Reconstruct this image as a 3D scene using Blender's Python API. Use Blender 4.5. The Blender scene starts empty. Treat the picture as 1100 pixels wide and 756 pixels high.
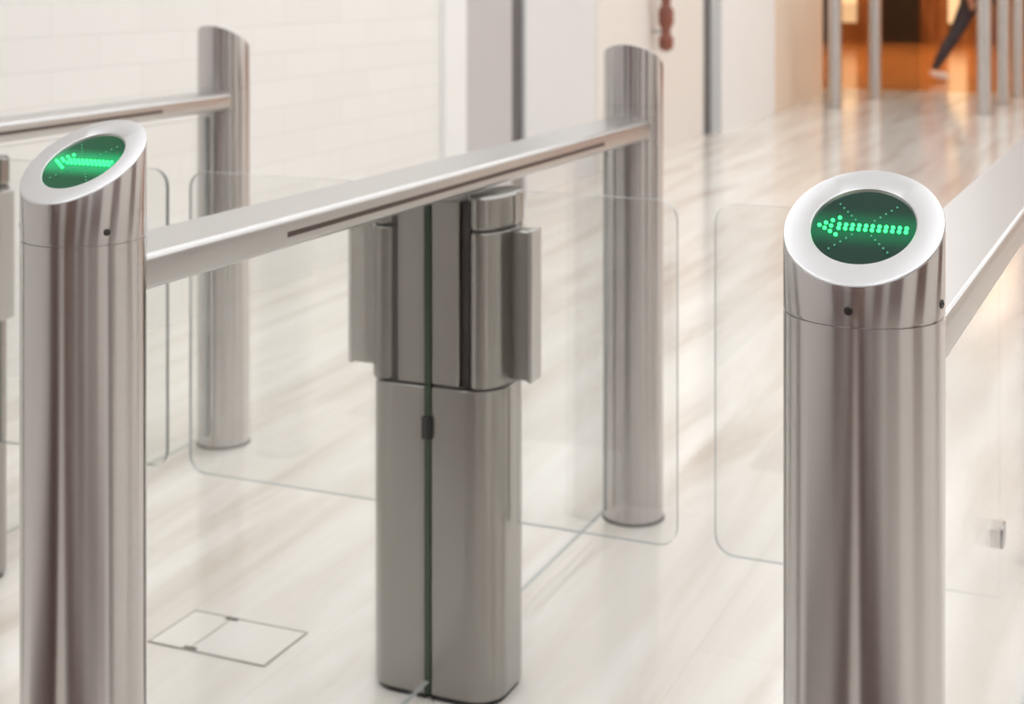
import bpy, bmesh, math
from mathutils import Vector, Matrix
scene=bpy.context.scene
C=bpy.context.collection
try:
    scene.view_settings.view_transform='Standard'
    scene.view_settings.look='None'
except Exception: pass
scene.view_settings.exposure=0.0

# ---------------------------------------------------------------- materials
def newmat(name):
    m=bpy.data.materials.new(name); m.use_nodes=True
    nt=m.node_tree; b=nt.nodes['Principled BSDF']
    return m,nt,b
def mat_plain(name,col,rough=.5,metal=0,spec=.5):
    m,nt,b=newmat(name)
    b.inputs['Base Color'].default_value=(*col,1)
    b.inputs['Roughness'].default_value=rough; b.inputs['Metallic'].default_value=metal
    b.inputs['Specular IOR Level'].default_value=spec
    tc=nt.nodes.new('ShaderNodeTexCoord'); no=nt.nodes.new('ShaderNodeTexNoise'); no.inputs['Scale'].default_value=14
    rm=nt.nodes.new('ShaderNodeMapRange'); rm.inputs[3].default_value=max(rough-.04,.01); rm.inputs[4].default_value=rough+.04
    nt.links.new(tc.outputs['Object'],no.inputs['Vector']); nt.links.new(no.outputs['Fac'],rm.inputs[0]); nt.links.new(rm.outputs[0],b.inputs['Roughness'])
    return m
def mat_emit(name,col,s):
    m=bpy.data.materials.new(name); m.use_nodes=True; nt=m.node_tree; nt.nodes.clear()
    o=nt.nodes.new('ShaderNodeOutputMaterial'); e=nt.nodes.new('ShaderNodeEmission')
    e.inputs[0].default_value=(*col,1); e.inputs[1].default_value=s
    nt.links.new(e.outputs[0],o.inputs[0]); return m
def mat_steel(name,col,rough,scale,var=.004,cv=.02,aniso=0):
    m,nt,b=newmat(name)
    b.inputs['Metallic'].default_value=1.0
    tc=nt.nodes.new('ShaderNodeTexCoord'); mp=nt.nodes.new('ShaderNodeMapping'); mp.inputs['Scale'].default_value=scale
    no=nt.nodes.new('ShaderNodeTexNoise'); no.inputs['Scale'].default_value=1; no.inputs['Detail'].default_value=2
    nt.links.new(tc.outputs['Object'],mp.inputs[0]); nt.links.new(mp.outputs[0],no.inputs['Vector'])
    cr=nt.nodes.new('ShaderNodeMapRange'); cr.inputs[1].default_value=.3; cr.inputs[2].default_value=.7
    cr.inputs[3].default_value=rough-var; cr.inputs[4].default_value=rough+var
    nt.links.new(no.outputs['Fac'],cr.inputs[0]); nt.links.new(cr.outputs[0],b.inputs['Roughness'])
    mx=nt.nodes.new('ShaderNodeMix'); mx.data_type='RGBA'
    mx.inputs[6].default_value=(*[c*(1-cv) for c in col],1); mx.inputs[7].default_value=(*[min(c*(1+cv),1) for c in col],1)
    nt.links.new(no.outputs['Fac'],mx.inputs[0]); nt.links.new(mx.outputs[2],b.inputs['Base Color'])
    if aniso:
        b.inputs['Anisotropic'].default_value=aniso; b.inputs['Anisotropic Rotation'].default_value=.25
        tg=nt.nodes.new('ShaderNodeTangent'); tg.direction_type='RADIAL'; tg.axis='Z'
        nt.links.new(tg.outputs[0],b.inputs['Tangent'])
    return m
STEEL=mat_steel('brushed_steel',(.575,.555,.55),.23,(5,5,1500),var=.006,cv=.035,aniso=.9)
STEELC=mat_steel('satin_cap_steel',(.62,.62,.63),.42,(6,900,6))
RAILM=mat_steel('satin_rail_steel',(.58,.58,.575),.32,(900,4,900))
CASE=mat_steel('pedestal_steel',(.375,.365,.345),.29,(5,5,1200),aniso=.75)
def mat_glass(name,tint,r0=.055):
    m=bpy.data.materials.new(name); m.use_nodes=True; nt=m.node_tree; nt.nodes.clear()
    o=nt.nodes.new('ShaderNodeOutputMaterial'); t=nt.nodes.new('ShaderNodeBsdfTransparent'); t.inputs[0].default_value=(*tint,1)
    g=nt.nodes.new('ShaderNodeBsdfGlossy'); g.inputs['Roughness'].default_value=.02; g.inputs[0].default_value=(1,1,1,1)
    lw=nt.nodes.new('ShaderNodeLayerWeight'); lw.inputs[0].default_value=.5
    p=nt.nodes.new('ShaderNodeMath'); p.operation='POWER'; p.inputs[1].default_value=5
    q=nt.nodes.new('ShaderNodeMath'); q.operation='MULTIPLY_ADD'; q.inputs[1].default_value=.8; q.inputs[2].default_value=r0
    nt.links.new(lw.outputs['Facing'],p.inputs[0]); nt.links.new(p.outputs[0],q.inputs[0])
    mx=nt.nodes.new('ShaderNodeMixShader')
    nt.links.new(q.outputs[0],mx.inputs[0]); nt.links.new(t.outputs[0],mx.inputs[1]); nt.links.new(g.outputs[0],mx.inputs[2]); nt.links.new(mx.outputs[0],o.inputs[0])
    return m
GLASS=mat_glass('clear_glass',(.982,.986,.983))
GEDGE=mat_plain('glass_edge',(.42,.44,.43),.2)
GDARK=mat_plain('dark_green_glass_edge',(.025,.05,.025),.35)
BLACK=mat_plain('black_plastic',(.02,.02,.02),.4)
DARKSLOT=mat_plain('dark_slot',(.06,.035,.03),.4)
SCREW=mat_plain('screw_dark',(.10,.09,.09),.35,1)
CHROME=mat_plain('chrome',(.5,.5,.5),.15,1)

def mat_disp(name,c1,c2,s):
    """dark lens over an LED matrix: diffuser glows most along the lit arrow (object y=0)"""
    m,nt,b=newmat(name)
    b.inputs['Base Color'].default_value=(.005,.012,.009,1); b.inputs['Roughness'].default_value=.12; b.inputs['Specular IOR Level'].default_value=.3
    tc=nt.nodes.new('ShaderNodeTexCoord'); sp=nt.nodes.new('ShaderNodeSeparateXYZ'); nt.links.new(tc.outputs['Object'],sp.inputs[0])
    ab=nt.nodes.new('ShaderNodeMath'); ab.operation='ABSOLUTE'; nt.links.new(sp.outputs[1],ab.inputs[0])
    mr=nt.nodes.new('ShaderNodeMapRange'); mr.interpolation_type='SMOOTHERSTEP'; mr.inputs[1].default_value=.002; mr.inputs[2].default_value=.024; mr.inputs[3].default_value=1; mr.inputs[4].default_value=0
    nt.links.new(ab.outputs[0],mr.inputs[0])
    mx=nt.nodes.new('ShaderNodeMix'); mx.data_type='RGBA'; mx.inputs[6].default_value=(*c1,1); mx.inputs[7].default_value=(*c2,1)
    nt.links.new(mr.outputs[0],mx.inputs[0])
    nt.links.new(mx.outputs[2],b.inputs['Emission Color']); b.inputs['Emission Strength'].default_value=s
    return m
DISP=mat_disp('led_display',(.008,.035,.024),(.003,.15,.06),1.0)
DISP2=mat_disp('led_display_bright',(.0,.08,.03),(.004,.48,.16),1.0)
LED=mat_emit('led_green',(.05,1,.21),3.0)
LEDD=mat_emit('led_dim',(.14,.48,.28),.8)

def mat_floor():
    m,nt,b=newmat('floor_marble')
    tc=nt.nodes.new('ShaderNodeTexCoord')
    mp=nt.nodes.new('ShaderNodeMapping'); mp.inputs['Scale'].default_value=(5,.5,1); mp.inputs['Rotation'].default_value=(0,0,math.radians(6))
    n1=nt.nodes.new('ShaderNodeTexNoise'); n1.inputs['Scale'].default_value=1.2; n1.inputs['Detail'].default_value=6; n1.inputs['Roughness'].default_value=.58; n1.inputs['Distortion'].default_value=.5
    nt.links.new(tc.outputs['Object'],mp.inputs[0]); nt.links.new(mp.outputs[0],n1.inputs['Vector'])
    cr=nt.nodes.new('ShaderNodeValToRGB')
    e=cr.color_ramp.elements; e[0].position=.30; e[0].color=(.60,.53,.46,1); e[1].position=.64; e[1].color=(.86,.84,.80,1)
    x=cr.color_ramp.elements.new(.47); x.color=(.77,.73,.68,1)
    nt.links.new(n1.outputs['Fac'],cr.inputs[0])
    mp2=nt.nodes.new('ShaderNodeMapping'); mp2.inputs['Rotation'].default_value=(0,0,math.radians(90)); mp2.inputs['Location'].default_value=(.25,.18,0)
    br=nt.nodes.new('ShaderNodeTexBrick'); br.inputs['Scale'].default_value=1
    br.inputs['Brick Width'].default_value=1.2; br.inputs['Row Height'].default_value=.6; br.inputs['Mortar Size'].default_value=.0015
    br.inputs['Color1'].default_value=(1,1,1,1); br.inputs['Color2'].default_value=(.97,.965,.96,1); br.inputs['Mortar'].default_value=(.91,.90,.88,1)
    nt.links.new(tc.outputs['Object'],mp2.inputs[0]); nt.links.new(mp2.outputs[0],br.inputs['Vector'])
    mu=nt.nodes.new('ShaderNodeMix'); mu.data_type='RGBA'; mu.blend_type='MULTIPLY'; mu.inputs[0].default_value=1
    nt.links.new(cr.outputs[0],mu.inputs[6]); nt.links.new(br.outputs['Color'],mu.inputs[7]); nt.links.new(mu.outputs[2],b.inputs['Base Color'])
    b.inputs['Roughness'].default_value=.13; b.inputs['Specular IOR Level'].default_value=.7
    return m
FLOOR=mat_floor()
def mat_wallbrick():
    m,nt,b=newmat('wall_white_stone')
    tc=nt.nodes.new('ShaderNodeTexCoord'); sp=nt.nodes.new('ShaderNodeSeparateXYZ'); cb=nt.nodes.new('ShaderNodeCombineXYZ')
    nt.links.new(tc.outputs['Object'],sp.inputs[0]); nt.links.new(sp.outputs[1],cb.inputs[0]); nt.links.new(sp.outputs[2],cb.inputs[1])
    br=nt.nodes.new('ShaderNodeTexBrick'); br.inputs['Scale'].default_value=1
    br.inputs['Brick Width'].default_value=.42; br.inputs['Row Height'].default_value=.10; br.inputs['Mortar Size'].default_value=.003; br.inputs['Mortar Smooth'].default_value=.8
    br.inputs['Color1'].default_value=(.88,.865,.84,1); br.inputs['Color2'].default_value=(.855,.84,.815,1); br.inputs['Mortar'].default_value=(.77,.755,.73,1)
    nt.links.new(cb.outputs[0],br.inputs['Vector']); nt.links.new(br.outputs['Color'],b.inputs['Base Color'])
    bp=nt.nodes.new('ShaderNodeBump'); bp.inputs['Strength'].default_value=.2; bp.inputs['Distance'].default_value=.004; bp.invert=True
    nt.links.new(br.outputs['Fac'],bp.inputs['Height']); nt.links.new(bp.outputs[0],b.inputs['Normal'])
    b.inputs['Roughness'].default_value=.5
    return m
WALLB=mat_wallbrick()
WHITE=mat_plain('white_paint',(.88,.88,.87),.45)
CREAM=mat_plain('cream_stone',(.84,.80,.75),.4)
BEIGE=mat_plain('beige_stone',(.82,.71,.59),.4)
GREYP=mat_plain('grey_panel',(.56,.55,.555),.35)
LGREY=mat_plain('light_grey_panel',(.78,.785,.79),.35)
DKGAP=mat_plain('dark_gap',(.12,.115,.115),.5)
def mat_wood(name,c1,c2,rough=.3,sc=(2,2,.4)):
    m,nt,b=newmat(name); tc=nt.nodes.new('ShaderNodeTexCoord'); mp=nt.nodes.new('ShaderNodeMapping'); mp.inputs['Scale'].default_value=sc
    n=nt.nodes.new('ShaderNodeTexNoise'); n.inputs['Scale'].default_value=3; n.inputs['Detail'].default_value=5
    cr=nt.nodes.new('ShaderNodeValToRGB'); cr.color_ramp.elements[0].color=(*c1,1); cr.color_ramp.elements[1].color=(*c2,1); cr.color_ramp.elements[0].position=.35; cr.color_ramp.elements[1].position=.65
    nt.links.new(tc.outputs['Object'],mp.inputs[0]); nt.links.new(mp.outputs[0],n.inputs['Vector']); nt.links.new(n.outputs['Fac'],cr.inputs[0]); nt.links.new(cr.outputs[0],b.inputs['Base Color'])
    b.inputs['Roughness'].default_value=rough; return m
WOOD=mat_wood('brown_wood',(.09,.03,.018),(.16,.06,.035))
MAT=mat_wood('reflection_mat_fibre',(.05,.022,.016),(.09,.04,.03),.9,(20,20,20))  # dark fibre for the added mats that the steel reflects
REDWOOD=mat_wood('red_wood',(.20,.06,.04),(.3,.1,.06))
OFLOOR=mat_wood('orange_floor',(.50,.21,.06),(.74,.36,.13),.14,(.5,2,1))
OWALL=mat_wood('amber_wall',(.22,.09,.03),(.42,.19,.07),.4,(3,3,.5))
PANEL=mat_emit('light_panel',(.99,.995,1),2.75)
WARM=mat_emit('warm_panel',(1,.62,.32),7)
WALLG=mat_emit('warm_wall_light',(1,.6,.3),1.3)

# ---------------------------------------------------------------- geometry helpers
def obj(name,verts,faces,mats,parent=None,fm=None,smooth=None,loc=(0,0,0)):
    me=bpy.data.meshes.new(name); me.from_pydata(verts,[],faces); me.validate()
    bm=bmesh.new(); bm.from_mesh(me); bmesh.ops.recalc_face_normals(bm,faces=bm.faces); bm.to_mesh(me); bm.free()
    if not isinstance(mats,(list,tuple)): mats=[mats]
    for m in mats: me.materials.append(m)
    if fm:
        for p,i in zip(me.polygons,fm): p.material_index=i
    if smooth:
        for p in me.polygons: p.use_smooth=True
        me.set_sharp_from_angle(angle=math.radians(smooth))
    o=bpy.data.objects.new(name,me); C.objects.link(o); o.location=loc
    if parent: o.parent=parent
    return o
def box(name,x0,x1,y0,y1,z0,z1,mat,parent=None,bev=0):
    cx,cy,cz=(x0+x1)/2,(y0+y1)/2,(z0+z1)/2
    hx,hy,hz=abs(x1-x0)/2,abs(y1-y0)/2,abs(z1-z0)/2
    v=[(sx*hx,sy*hy,sz*hz) for sx in(-1,1) for sy in(-1,1) for sz in(-1,1)]
    f=[(0,1,3,2),(4,6,7,5),(0,4,5,1),(2,3,7,6),(0,2,6,4),(1,5,7,3)]
    o=obj(name,v,f,mat,parent,loc=(cx,cy,cz))
    if bev:
        md=o.modifiers.new('b','BEVEL'); md.width=bev; md.segments=3
        for p in o.data.polygons: p.use_smooth=True
        o.data.set_sharp_from_angle(angle=math.radians(50))
    return o
def empty(name,loc=(0,0,0)):
    e=bpy.data.objects.new(name,None); C.objects.link(e); e.location=loc; e.empty_display_size=.1; return e
def prism(name,pts,z0,z1,mat,parent=None,loc=(0,0,0),smooth=35,bev=0):
    n=len(pts); v=[(x,y,z0) for x,y in pts]+[(x,y,z1) for x,y in pts]
    f=[tuple(range(n))[::-1],tuple(range(n,2*n))]+[(i,(i+1)%n,n+(i+1)%n,n+i) for i in range(n)]
    o=obj(name,v,f,mat,parent,smooth=smooth,loc=loc)
    if bev:
        md=o.modifiers.new('b','BEVEL'); md.width=bev; md.segments=2; md.limit_method='ANGLE'; md.angle_limit=math.radians(50)
    return o
def extrude_y(name,pts,y0,y1,mat,parent=None,loc=(0,0,0)):
    n=len(pts); v=[(x,y0,z) for x,z in pts]+[(x,y1,z) for x,z in pts]
    f=[tuple(range(n))[::-1],tuple(range(n,2*n))]+[(i,(i+1)%n,n+(i+1)%n,n+i) for i in range(n)]
    o=obj(name,v,f,mat,parent,smooth=40,loc=loc); 
    md=o.modifiers.new('b','BEVEL'); md.width=.0025; md.segments=3; md.limit_method='ANGLE'; md.angle_limit=math.radians(25)
    return o
def lathe(name,prof,mat,parent=None,loc=(0,0,0),n=48,rot=None):
    v=[];f=[]
    for r,z in prof:
        for i in range(n):
            a=2*math.pi*i/n; v.append((r*math.cos(a),r*math.sin(a),z))
    for k in range(len(prof)-1):
        for i in range(n):
            j=(i+1)%n; f.append((k*n+i,k*n+j,(k+1)*n+j,(k+1)*n+i))
    f.append(tuple(range(n))[::-1]); f.append(tuple(range((len(prof)-1)*n,len(prof)*n)))
    o=obj(name,v,f,mat,parent,smooth=35,loc=loc)
    if rot: o.rotation_euler=rot
    return o
R=.062; TAN=math.tan(math.radians(30))
def post(name,x,y,H,sgn,parent,display=None,screws=(270,0),n=96):
    """tube with slanted head. sgn=+1: high towards +Y"""
    zc=H-R*TAN
    def top(r,a,dz=0): return (r*math.cos(a),r*math.sin(a),zc+sgn*r*math.sin(a)*TAN+dz)
    seam=.857
    rings=[]
    A=[2*math.pi*i/n for i in range(n)]
    for r,z in[(R+.0,0.0),(R,.02),(R,seam-.0012),(R-.0018,seam-.0008),(R-.0018,seam+.0008),(R,seam+.0012)]:
        rings.append([(r*math.cos(a),r*math.sin(a),z) for a in A])
    rings.append([top(R,a,-.0018) for a in A]); rings.append([top(R-.0006,a,-.0005) for a in A]); rings.append([top(R-.002,a) for a in A])
    nm=len(rings)
    ri=.655*R
    rings.append([top(ri+.001,a) for a in A]); rings.append([top(ri,a,-.001) for a in A]); rings.append([top(ri,a,-.0035) for a in A])
    v=[p for r in rings for p in r]; f=[];fm=[]
    for k in range(len(rings)-1):
        for i in range(n):
            j=(i+1)%n; f.append((k*n+i,k*n+j,(k+1)*n+j,(k+1)*n+i)); fm.append(1 if k>=nm-3 else 0)
    f.append(tuple(range((len(rings)-1)*n,len(rings)*n))); fm.append(2)
    o=obj(name,v,f,[STEEL,STEELC,display or STEELC],parent,fm=fm,smooth=30,loc=(x,y,0))
    lathe(name+'_foot_shade_ring',[(R+.003,0),(R+.003,.003),(R+.001,.005)],SCREW,parent,(x,y,0.0005))  # dark ring stands in for the shadow around the post foot
    for k,sa in enumerate(screws):
        a=math.radians(sa)
        s=lathe(name+'_screw_%d'%k,[(.0036,-.001),(.0036,.0006),(.0028,.0012),(.0016,.0012),(.0014,.0002)],SCREW,parent,(x+R*math.cos(a),y+R*math.sin(a),seam+.012),n=20)
        s.rotation_euler=(0,math.pi/2,a)
    if display:
        ct=math.cos(math.radians(30)); st=math.sin(math.radians(30))*sgn
        def P(p,q): return (p,q*ct,zc-.0026+q*st)
        def dots(nm,pts,rad,mat):
            bm=bmesh.new()
            for p,q in pts:
                bmesh.ops.create_icosphere(bm,subdivisions=2,radius=rad,matrix=Matrix.Translation(P(p,q)))
            me=bpy.data.meshes.new(nm); bm.to_mesh(me); bm.free(); me.materials.append(mat)
            for pl in me.polygons: pl.use_smooth=True
            d=bpy.data.objects.new(nm,me); C.objects.link(d); d.location=(x,y,0); d.parent=parent
        arrow=[(-.0345,0)]
        for p0,q0 in((-.0298,.0032),(-.0250,.0068),(-.0200,.0104)): arrow+=[(p0,q0),(p0,-q0)]
        arrow+=[(-.0252,0)]
        for i in range(11): arrow+=[(-.0190+.0052*i,.0024),(-.0190+.0052*i,-.0024)]
        dots(name+'_led_arrow',arrow,.00165,LED)
        xx=[]
        for k in range(-6,7):
            if abs(k)<2: continue
            t=k*.0044; xx+=[(t*.85,t*1.05),(t*.85,-t*1.05)]
        dots(name+'_led_cross',xx,.0009,LEDD)
    return o
ZR=.795
def rail(name,x,y0,y1,parent,slot=None,tilt=.004,z=ZR):
    pts=[(-.038,0),(.038,0),(.050,.006),(.050,.034),(.046,.040),(-.046,.040),(-.050,.034),(-.050,.006)]
    o=extrude_y(name,pts,0,y1-y0,RAILM,parent,(x,y0,z)); o.rotation_euler=(-tilt,0,0)
    if slot:
        s=box(name+'_slot',.0495,.0506,slot[0]-y0,slot[1]-y0,.016,.0225,DARKSLOT,o)
    return o
def rrect_pts(x0,x1,z0,z1,rs,n=8):
    out=[]
    for (cx,cz,a0,r) in[(x0,z0,180,rs[0]),(x1,z0,270,rs[1]),(x1,z1,0,rs[2]),(x0,z1,90,rs[3])]:
        if r<=0: out.append((cx,cz)); continue
        ccx=cx+r if cx==x0 else cx-r; ccz=cz+r if cz==z0 else cz-r
        for i in range(n+1):
            a=math.radians(a0+90*i/n); out.append((ccx+r*math.cos(a),ccz+r*math.sin(a)))
    return out
def glass_xz(name,x0,x1,z0,z1,y,rs,parent,t=.008,edge=GEDGE):
    pts=rrect_pts(x0,x1,z0,z1,rs); n=len(pts)
    v=[(a,-t/2,b) for a,b in pts]+[(a,t/2,b) for a,b in pts]
    f=[tuple(range(n))[::-1],tuple(range(n,2*n))]+[(i,(i+1)%n,n+(i+1)%n,n+i) for i in range(n)]
    return obj(name,v,f,[GLASS,edge],parent,fm=[0,0]+[1]*n,loc=(0,y,0))
def glass_yz(name,y0,y1,z0,z1,x,parent,t=.009,rs=(0,0,0,0),edge=GEDGE):
    pts=rrect_pts(y0,y1,z0,z1,rs); n=len(pts)
    v=[(-t/2,a,b) for a,b in pts]+[(t/2,a,b) for a,b in pts]
    f=[tuple(range(n))[::-1],tuple(range(n,2*n))]+[(i,(i+1)%n,n+(i+1)%n,n+i) for i in range(n)]
    return obj(name,v,f,[GLASS,edge],parent,fm=[0,0]+[1]*n,loc=(x,0,0))
def half_pts(sg,hx,hy,r,gap=.0055,n=14):
    pts=[(sg*gap,-hy)]
    for i in range(n+1):
        a=math.radians(-90+90*i/n); pts.append((sg*(hx-r+r*math.cos(a)),-hy+r+r*math.sin(a)))
    for i in range(n+1):
        a=math.radians(90*i/n); pts.append((sg*(hx-r+r*math.cos(a)),hy-r+r*math.sin(a)))
    pts.append((sg*gap,hy)); return pts
def ell(cx,rx,ry,n=40): return [(cx+rx*math.cos(2*math.pi*i/n),ry*math.sin(2*math.pi*i/n)) for i in range(n)]
def pedestal(x,y,parent,wings=(1,-1)):
    L=(x,y,0)
    for sg in(1,-1):
        s='right' if sg>0 else 'left'
        prism('pedestal_base_shade_'+s,half_pts(sg,.108,.070,.048),0.0005,.010,BLACK,parent,L)  # thin black base stands in for the shadow under the pedestal
        prism('pedestal_lower_'+s,half_pts(sg,.112,.074,.050),.009,.485,CASE,parent,L,bev=.0015)
        prism('pedestal_joint_'+s,half_pts(sg,.109,.071,.049),.484,.491,SCREW,parent,L)
        prism('pedestal_housing_'+s,[(sg*.0055,-.074),(sg*.053,-.074),(sg*.053,.074),(sg*.0055,.074)],.49,.775,CASE,parent,L,bev=.002)
        prism('hinge_barrel_'+s,ell(sg*.083,.034,.075),.49,.728,CASE,parent,L,bev=.0015)
        prism('hinge_groove_'+s,ell(sg*.083,.031,.071),.727,.733,SCREW,parent,L)
        prism('hinge_cap_'+s,ell(sg*.083,.034,.075),.732,.784,CASE,parent,L,bev=.004)
        prism('hinge_web_'+s,[(sg*.050,-.066),(sg*.075,-.066),(sg*.075,.066),(sg*.050,.066)],.49,.775,SCREW,parent,L)
    box('glass_core',x-.0052,x+.0052,y-.0755,y+.0755,.009,.775,GDARK,parent)
    box('lock',x-.008,x+.008,y-.082,y-.066,.405,.44,BLACK,parent,bev=.002)
    for sg in wings:
        w=.148 if sg>0 else .168
        a,b=sorted((x+sg*.108,x+sg*w))
        box('flap_clamp_%s'%('r' if sg>0 else 'l'),a,b,y-.018,y+.018,.495,.727,CASE,parent,bev=.003)
        box('flap_clamp_edge_%s'%('r' if sg>0 else 'l'),x+sg*w-.004,x+sg*w+.004,y-.0205,y+.0205,.493,.729,RAILM,parent,bev=.002)

# ---------------------------------------------------------------- turnstile rows
XA=-.996
t1=empty('turnstile_barrier',(0,0,0))
post('post_near',XA,1.214,.970,1,t1,DISP2,(210,330))
post('post_far',XA,2.946,.985,-1,t1,None,(150,))
rail('handrail',XA,1.25,2.91,t1,(1.52,2.63))
XM,YM=-1.034,2.142
pedestal(XM,YM,t1)
glass_yz('infill_glass_near',1.278,YM-.07,.03,.79,XM,t1)
glass_yz('infill_glass_far',YM+.07,2.88,.03,.79,XM,t1)
glass_xz('flap_right',XM+.12,-.6545,.268,.786,YM,(0,.03,.03,0),t1)
glass_xz('flap_left',-1.5285,XM-.12,.268,.786,YM,(.03,0,0,.03),t1)

t2=empty('turnstile_barrier.001')
post('post_near',-.21,1.184,.960,1,t2,DISP,(270,350))
post('post_far',-.165,3.03,.985,-1,t2)
o=rail('handrail',-.21,1.22,3.0,t2); o.rotation_euler=(0,0,-math.atan2(.045,1.846))
g=glass_yz('infill_glass',.07,1.78,.03,.79,0,t2); g.location=(-.21,1.184,0); g.rotation_euler=(0,0,-.024)
glass_xz('flap_left',-.5965,-.195,.268,.786,YM,(.03,0,0,.03),t2)
box('glass_hinge_clamp',-.200,-.182,YM-.085,YM-.050,.365,.393,CHROME,t2,bev=.003)

t3=empty('turnstile_barrier.002')
post('post_near',-2.052,1.30,.970,1,t3,DISP,(210,330))
post('post_far',-2.065,3.028,1.008,-1,t3,None,(150,))
rail('handrail',-2.065,1.33,2.99,t3,(1.6,2.72),tilt=-.004,z=.80)
pedestal(-2.085,YM,t3,wings=(1,))
glass_yz('infill_glass_near',1.36,YM-.078,.03,.79,-2.07,t3)
glass_yz('infill_glass_far',YM+.078,2.96,.03,.79,-2.07,t3)
glass_xz('flap_right',-2.07+.12,-1.5765,.268,.786,YM,(0,.03,.03,0),t3,edge=mat_plain('flap_edge_dark',(.10,.12,.12),.3))

for xs in(((-2.56,13.05),(-2.42,14.25)),((-1.30,12.93),(-1.25,14.05),(-1.20,15.0))):
    t=empty('glass_barrier')
    for i,(px,py) in enumerate(xs): post('post_%d'%i,px,py,1.0,-1,t,None,(),n=32)
    for i in range(len(xs)-1):
        (ax,ay),(bx,by)=xs[i],xs[i+1]
        L=math.hypot(bx-ax,by-ay)
        g=glass_yz('glass_%d'%i,.07,L-.07,.05,.9,0,t); g.location=(ax,ay,0); g.rotation_euler=(0,0,-math.atan2(bx-ax,by-ay))

# ---------------------------------------------------------------- room shell
XL=-2.94
CZ=3.3
box('floor',XL-4.5,4.0,-5,15.3,-.1,0,FLOOR)
box('hall_floor',XL-4.5,4.0,15.3,27,-.1,0,OFLOOR)
box('ceiling',XL-4.5,4.0,-5,27,CZ,CZ+.1,WHITE)
box('warm_light_blocker',XL-.2,4.0,15.3,15.5,2.2,CZ,WHITE)  # unseen beam added to block the warm hall ceiling light
box('wall_left',XL-.2,XL,-5,6.0,0,CZ,WALLB)
box('trim_1',XL-.2,XL+.03,6.0,6.22,0,CZ,WHITE)
box('door_1',XL-.2,XL-.01,6.22,6.84,0,CZ,GREYP)
box('gap_shade_1',XL-.2,XL-.03,6.84,7.02,0,CZ,DKGAP)  # shade of the gap put in as a dark-coloured strip
box('door_2',XL-.2,XL-.01,7.02,8.05,0,CZ,LGREY)
box('wall_left.001',XL-.2,XL,8.05,10.25,0,CZ,CREAM)
box('gap_shade_2',XL-.2,XL-.03,10.25,10.55,0,CZ,DKGAP)  # second gap, its shade also given by dark colour
box('wall_left_pillar',XL-.2,XL+.05,10.55,12.2,0,CZ,WHITE)
box('wall_left.002',XL-.2,XL,12.2,14.4,0,CZ,BEIGE)
box('wall_hall_left',XL-4.6,XL-4.5,14.4,27,0,CZ,OWALL)
box('wall_hall_return',XL-4.5,XL-.2,14.2,14.4,0,CZ,OWALL)
box('wall_hall_end',XL-4.5,4.0,27,27.1,0,CZ,OWALL)
box('wall_right',4.0,4.1,-5,27,0,CZ,CREAM)
box('wall_back',XL-4.5,4.0,-5.1,-5,0,CZ,CREAM)
for i,(a,b) in enumerate(((-2.7,-1.5),(1.6,2.6))):
    box('reflection_column' if i==0 else 'reflection_column.%03d'%i,a,b,-3.4,-3.0,0,CZ-.04,WOOD)  # unseen wood blocks added behind the camera for reflections in the steel
box('reflection_screen',-.75,.55,-2.7,-2.55,0,CZ-.04,WOOD)  # unseen screen added to give the posts a brown reflected band
for i,(a,b) in enumerate(((-3.5,-1.2),(.6,1.9),(4.5,6.5))):
    box('reflection_panel' if i==0 else 'reflection_panel.%03d'%i,3.93,3.99,a,b,0,CZ,WOOD)  # unseen dark panels added on the right wall for steel reflections
for i,(a,b) in enumerate(((-1.9,-1.15),(-.85,-.40),(-.1,.65))):
    box('reflection_mat' if i==0 else 'reflection_mat.%03d'%i,a,b,-2.3,.95,.0005,.010,MAT,bev=.003)  # unseen mats added so the posts reflect dark bands
for i,(a,b) in enumerate(((-6.5,-5.4),(-4.5,-3.8),(-2.6,-1.9))):
    box('hall_portal' if i==0 else 'hall_portal.%03d'%i,a,b,26.8,26.98,0,2.6,BLACK)
for i,xx in enumerate((-5.2,-3.3,-1.2)):
    box('hall_wall_light' if i==0 else 'hall_wall_light.%03d'%i,xx,xx+.3,26.85,26.97,.35,2.2,WALLG)
k=0
for xx in(-1.7,.4,2.5):
    box('ceiling_light' if k==0 else 'ceiling_light.%03d'%k,xx-.5,xx+.5,-4.2,14,CZ-.03,CZ-.002,PANEL); k+=1
for xx in(-5,-2.2,.8):
    box('ceiling_light.%03d'%k,xx-.35,xx+.35,16,25,CZ-.03,CZ-.002,WARM); k+=1

dh=empty('door_pull_handle',(XL,9.08,0))
lathe('grip',[(.02,.66),(.045,.68),(.05,.74),(.03,.77),(.03,.80),(.05,.84),(.05,.92),(.03,.95),(.03,.99),(.05,1.02),(.05,1.25),(.03,1.3)],REDWOOD,dh,(.09,0,0),n=24)
box('bracket_low',0,.09,-.012,.012,.775,.797,CHROME,dh)
box('bracket_high',0,.09,-.012,.012,1.26,1.28,CHROME,dh)

hx,hy=-1.443,2.13
hatch=empty('floor_access_hatch',(hx,hy,0))
FR=mat_plain('hatch_frame',(.42,.38,.33),.4); HS=mat_plain('hatch_stone',(.82,.795,.75),.13,0,.7)
W,D=.115,.068
box('lid',-W,W,-D,D,.0004,.0012,HS,hatch)
for nm,a in(('frame_f',(-W,W,-D,-D+.0025)),('frame_b',(-W,W,D-.0025,D)),('frame_l',(-W,-W+.0025,-D,D)),('frame_r',(W-.0025,W,-D,D)),('divider',(-.036,-.034,-D,D))):
    box(nm,*a,.0004,.0022,FR,hatch)
for nm,a in(('latch_1',(-.045,-.022,D-.010,D-.002)),('latch_2',(-.045,-.022,-D+.002,-D+.010))):
    box(nm,*a,.0004,.003,SCREW,hatch)

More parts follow.
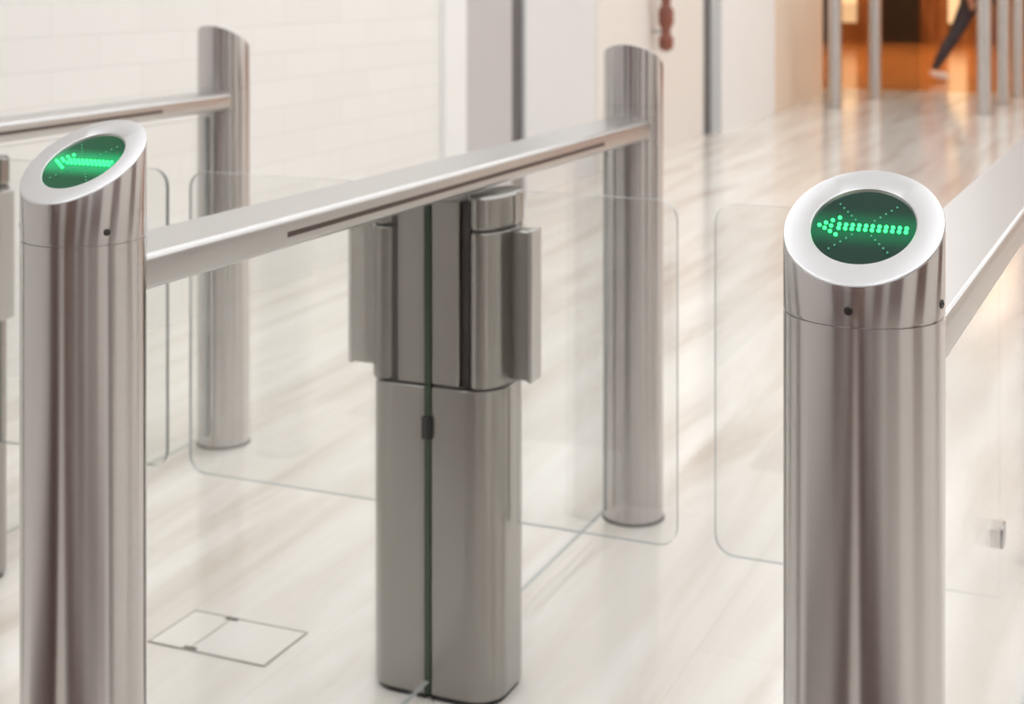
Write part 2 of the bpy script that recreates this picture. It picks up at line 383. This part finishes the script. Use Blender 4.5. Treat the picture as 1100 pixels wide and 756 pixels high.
# ---------------------------------------------------------------- walking person
def skin(name,nodes,edges,mat,parent,sub=2):
    me=bpy.data.meshes.new(name); me.from_pydata([n[:3] for n in nodes],edges,[])
    o=bpy.data.objects.new(name,me); C.objects.link(o); o.parent=parent
    me.materials.append(mat)
    md=o.modifiers.new('skin','SKIN'); md.use_smooth_shade=True
    for i,n in enumerate(nodes):
        sv=me.skin_vertices[0].data[i]; r=n[3]; sv.radius=(r,r) if not isinstance(r,tuple) else r; sv.use_root=(i==0)
    s=o.modifiers.new('s','SUBSURF'); s.levels=sub; s.render_levels=sub
    return o
LEG=mat_plain('dark_leggings',(.045,.055,.08),.7); SKN=mat_plain('skin',(.62,.38,.27),.5); TOP=mat_plain('dark_top',(.05,.06,.09),.8)
SHOE=mat_plain('white_sneaker',(.85,.85,.86),.5); HAIR=mat_plain('brown_hair',(.05,.025,.015),.6)
per=empty('walking_person',(-1.78,16.86,0)); per.rotation_euler=(0,0,math.radians(23.3))
skin('legs',[(0,0,.98,.13),(-.02,.09,.90,.115),(-.13,.09,.66,.095),(-.21,.09,.50,.074),(-.30,.09,.36,.072),(-.41,.09,.17,.046),(-.42,.09,.13,.044),
 (.02,-.09,.90,.115),(.16,-.09,.66,.095),(.23,-.09,.50,.074),(.26,-.09,.34,.068),(.30,-.09,.12,.044)],
 [(0,1),(1,2),(2,3),(3,4),(4,5),(5,6),(0,7),(7,8),(8,9),(9,10),(10,11)],LEG,per)
skin('torso',[(0,0,1.0,.13),(.0,0,1.12,.12),(.01,0,1.28,.14),(.02,0,1.40,.12),(.02,0,1.47,.055),
 (.02,.17,1.40,.055),(.12,.20,1.16,.042),(.02,-.17,1.40,.055),(-.10,-.20,1.16,.042)],
 [(0,1),(1,2),(2,3),(3,4),(3,5),(5,6),(3,7),(7,8)],TOP,per)
skin('neck_and_head',[(.02,0,1.45,.05),(.03,0,1.53,.05),(.045,0,1.60,.078),(.04,0,1.68,.092),(.03,0,1.75,.06),(.13,0,1.625,.016)],[(0,1),(1,2),(2,3),(3,4),(2,5)],SKN,per)
skin('hair',[(.0,0,1.76,.075),(-.04,0,1.70,.085),(-.075,0,1.60,.055),(-.10,0,1.48,.035)],[(0,1),(1,2),(2,3)],HAIR,per)
for sg,(ex,ey,hx_,hz) in((1,(.12,.20,.30,1.04)),(-1,(-.10,-.20,-.14,.92))):
    skin('forearm',[(ex,ey,1.17,.04),((ex+hx_)/2,ey,(1.16+hz)/2,.034),(hx_,ey,hz,.026)],[(0,1),(1,2)],SKN,per)
    nodes=[(hx_,ey,hz,.026),(hx_+.03,ey,hz-.05,.032)];ed=[(0,1)]
    skin('palm',nodes,ed,SKN,per)
    for i in range(4):
        o_=(-.024+.016*i); l=(.06,.075,.07,.055)[i]
        skin('finger_%d'%(i+1),[(hx_+.03+o_*.8,ey,hz-.06,.009),(hx_+.04+o_,ey,hz-.06-l*.5,.008),(hx_+.035+o_,ey-.01*sg,hz-.06-l,.007)],[(0,1),(1,2)],SKN,per,1)
    skin('thumb',[(hx_+.03,ey,hz-.03,.010),(hx_+.06,ey-.01*sg,hz-.05,.009),(hx_+.07,ey-.015*sg,hz-.08,.008)],[(0,1),(1,2)],SKN,per,1)
for y_ in(.032,-.032):
    lathe('eye',[(.002,-.008),(.010,-.003),(.010,.003),(.002,.008)],BLACK,per,(.118,y_,1.665),n=12)
    skin('ear',[(.03,y_*2.9,1.66,.012),(.03,y_*2.95,1.63,.010)],[(0,1)],SKN,per,1)
skin('mouth',[(.115,-.02,1.585,.006),(.122,0,1.583,.008),(.115,.02,1.585,.006)],[(0,1),(1,2)],mat_plain('lips',(.5,.2,.17),.4),per,1)
skin('shoe_rear',[(-.43,.09,.125,.06),(-.45,.09,.085,.06),(-.36,.09,.065,.06),(-.26,.09,.048,.046)],[(0,1),(1,2),(2,3)],SHOE,per)
skin('shoe_front',[(.30,-.09,.09,.055),(.28,-.09,.06,.055),(.40,-.09,.075,.05),(.48,-.09,.085,.042)],[(0,1),(1,2),(2,3)],SHOE,per)

w=bpy.data.worlds.new('world'); scene.world=w; w.use_nodes=True
w.node_tree.nodes['Background'].inputs[0].default_value=(1,.98,.95,1); w.node_tree.nodes['Background'].inputs[1].default_value=.5
cam=bpy.data.cameras.new('camera'); co=bpy.data.objects.new('camera',cam); C.objects.link(co)
co.location=(0,0,1.1165); co.rotation_euler=(math.pi/2,0,math.radians(23.33))
cam.sensor_width=36; cam.lens=1600/1100*36
cam.shift_y=-400/1100
cam.dof.use_dof=True; cam.dof.focus_distance=1.2; cam.dof.aperture_fstop=9
scene.camera=co
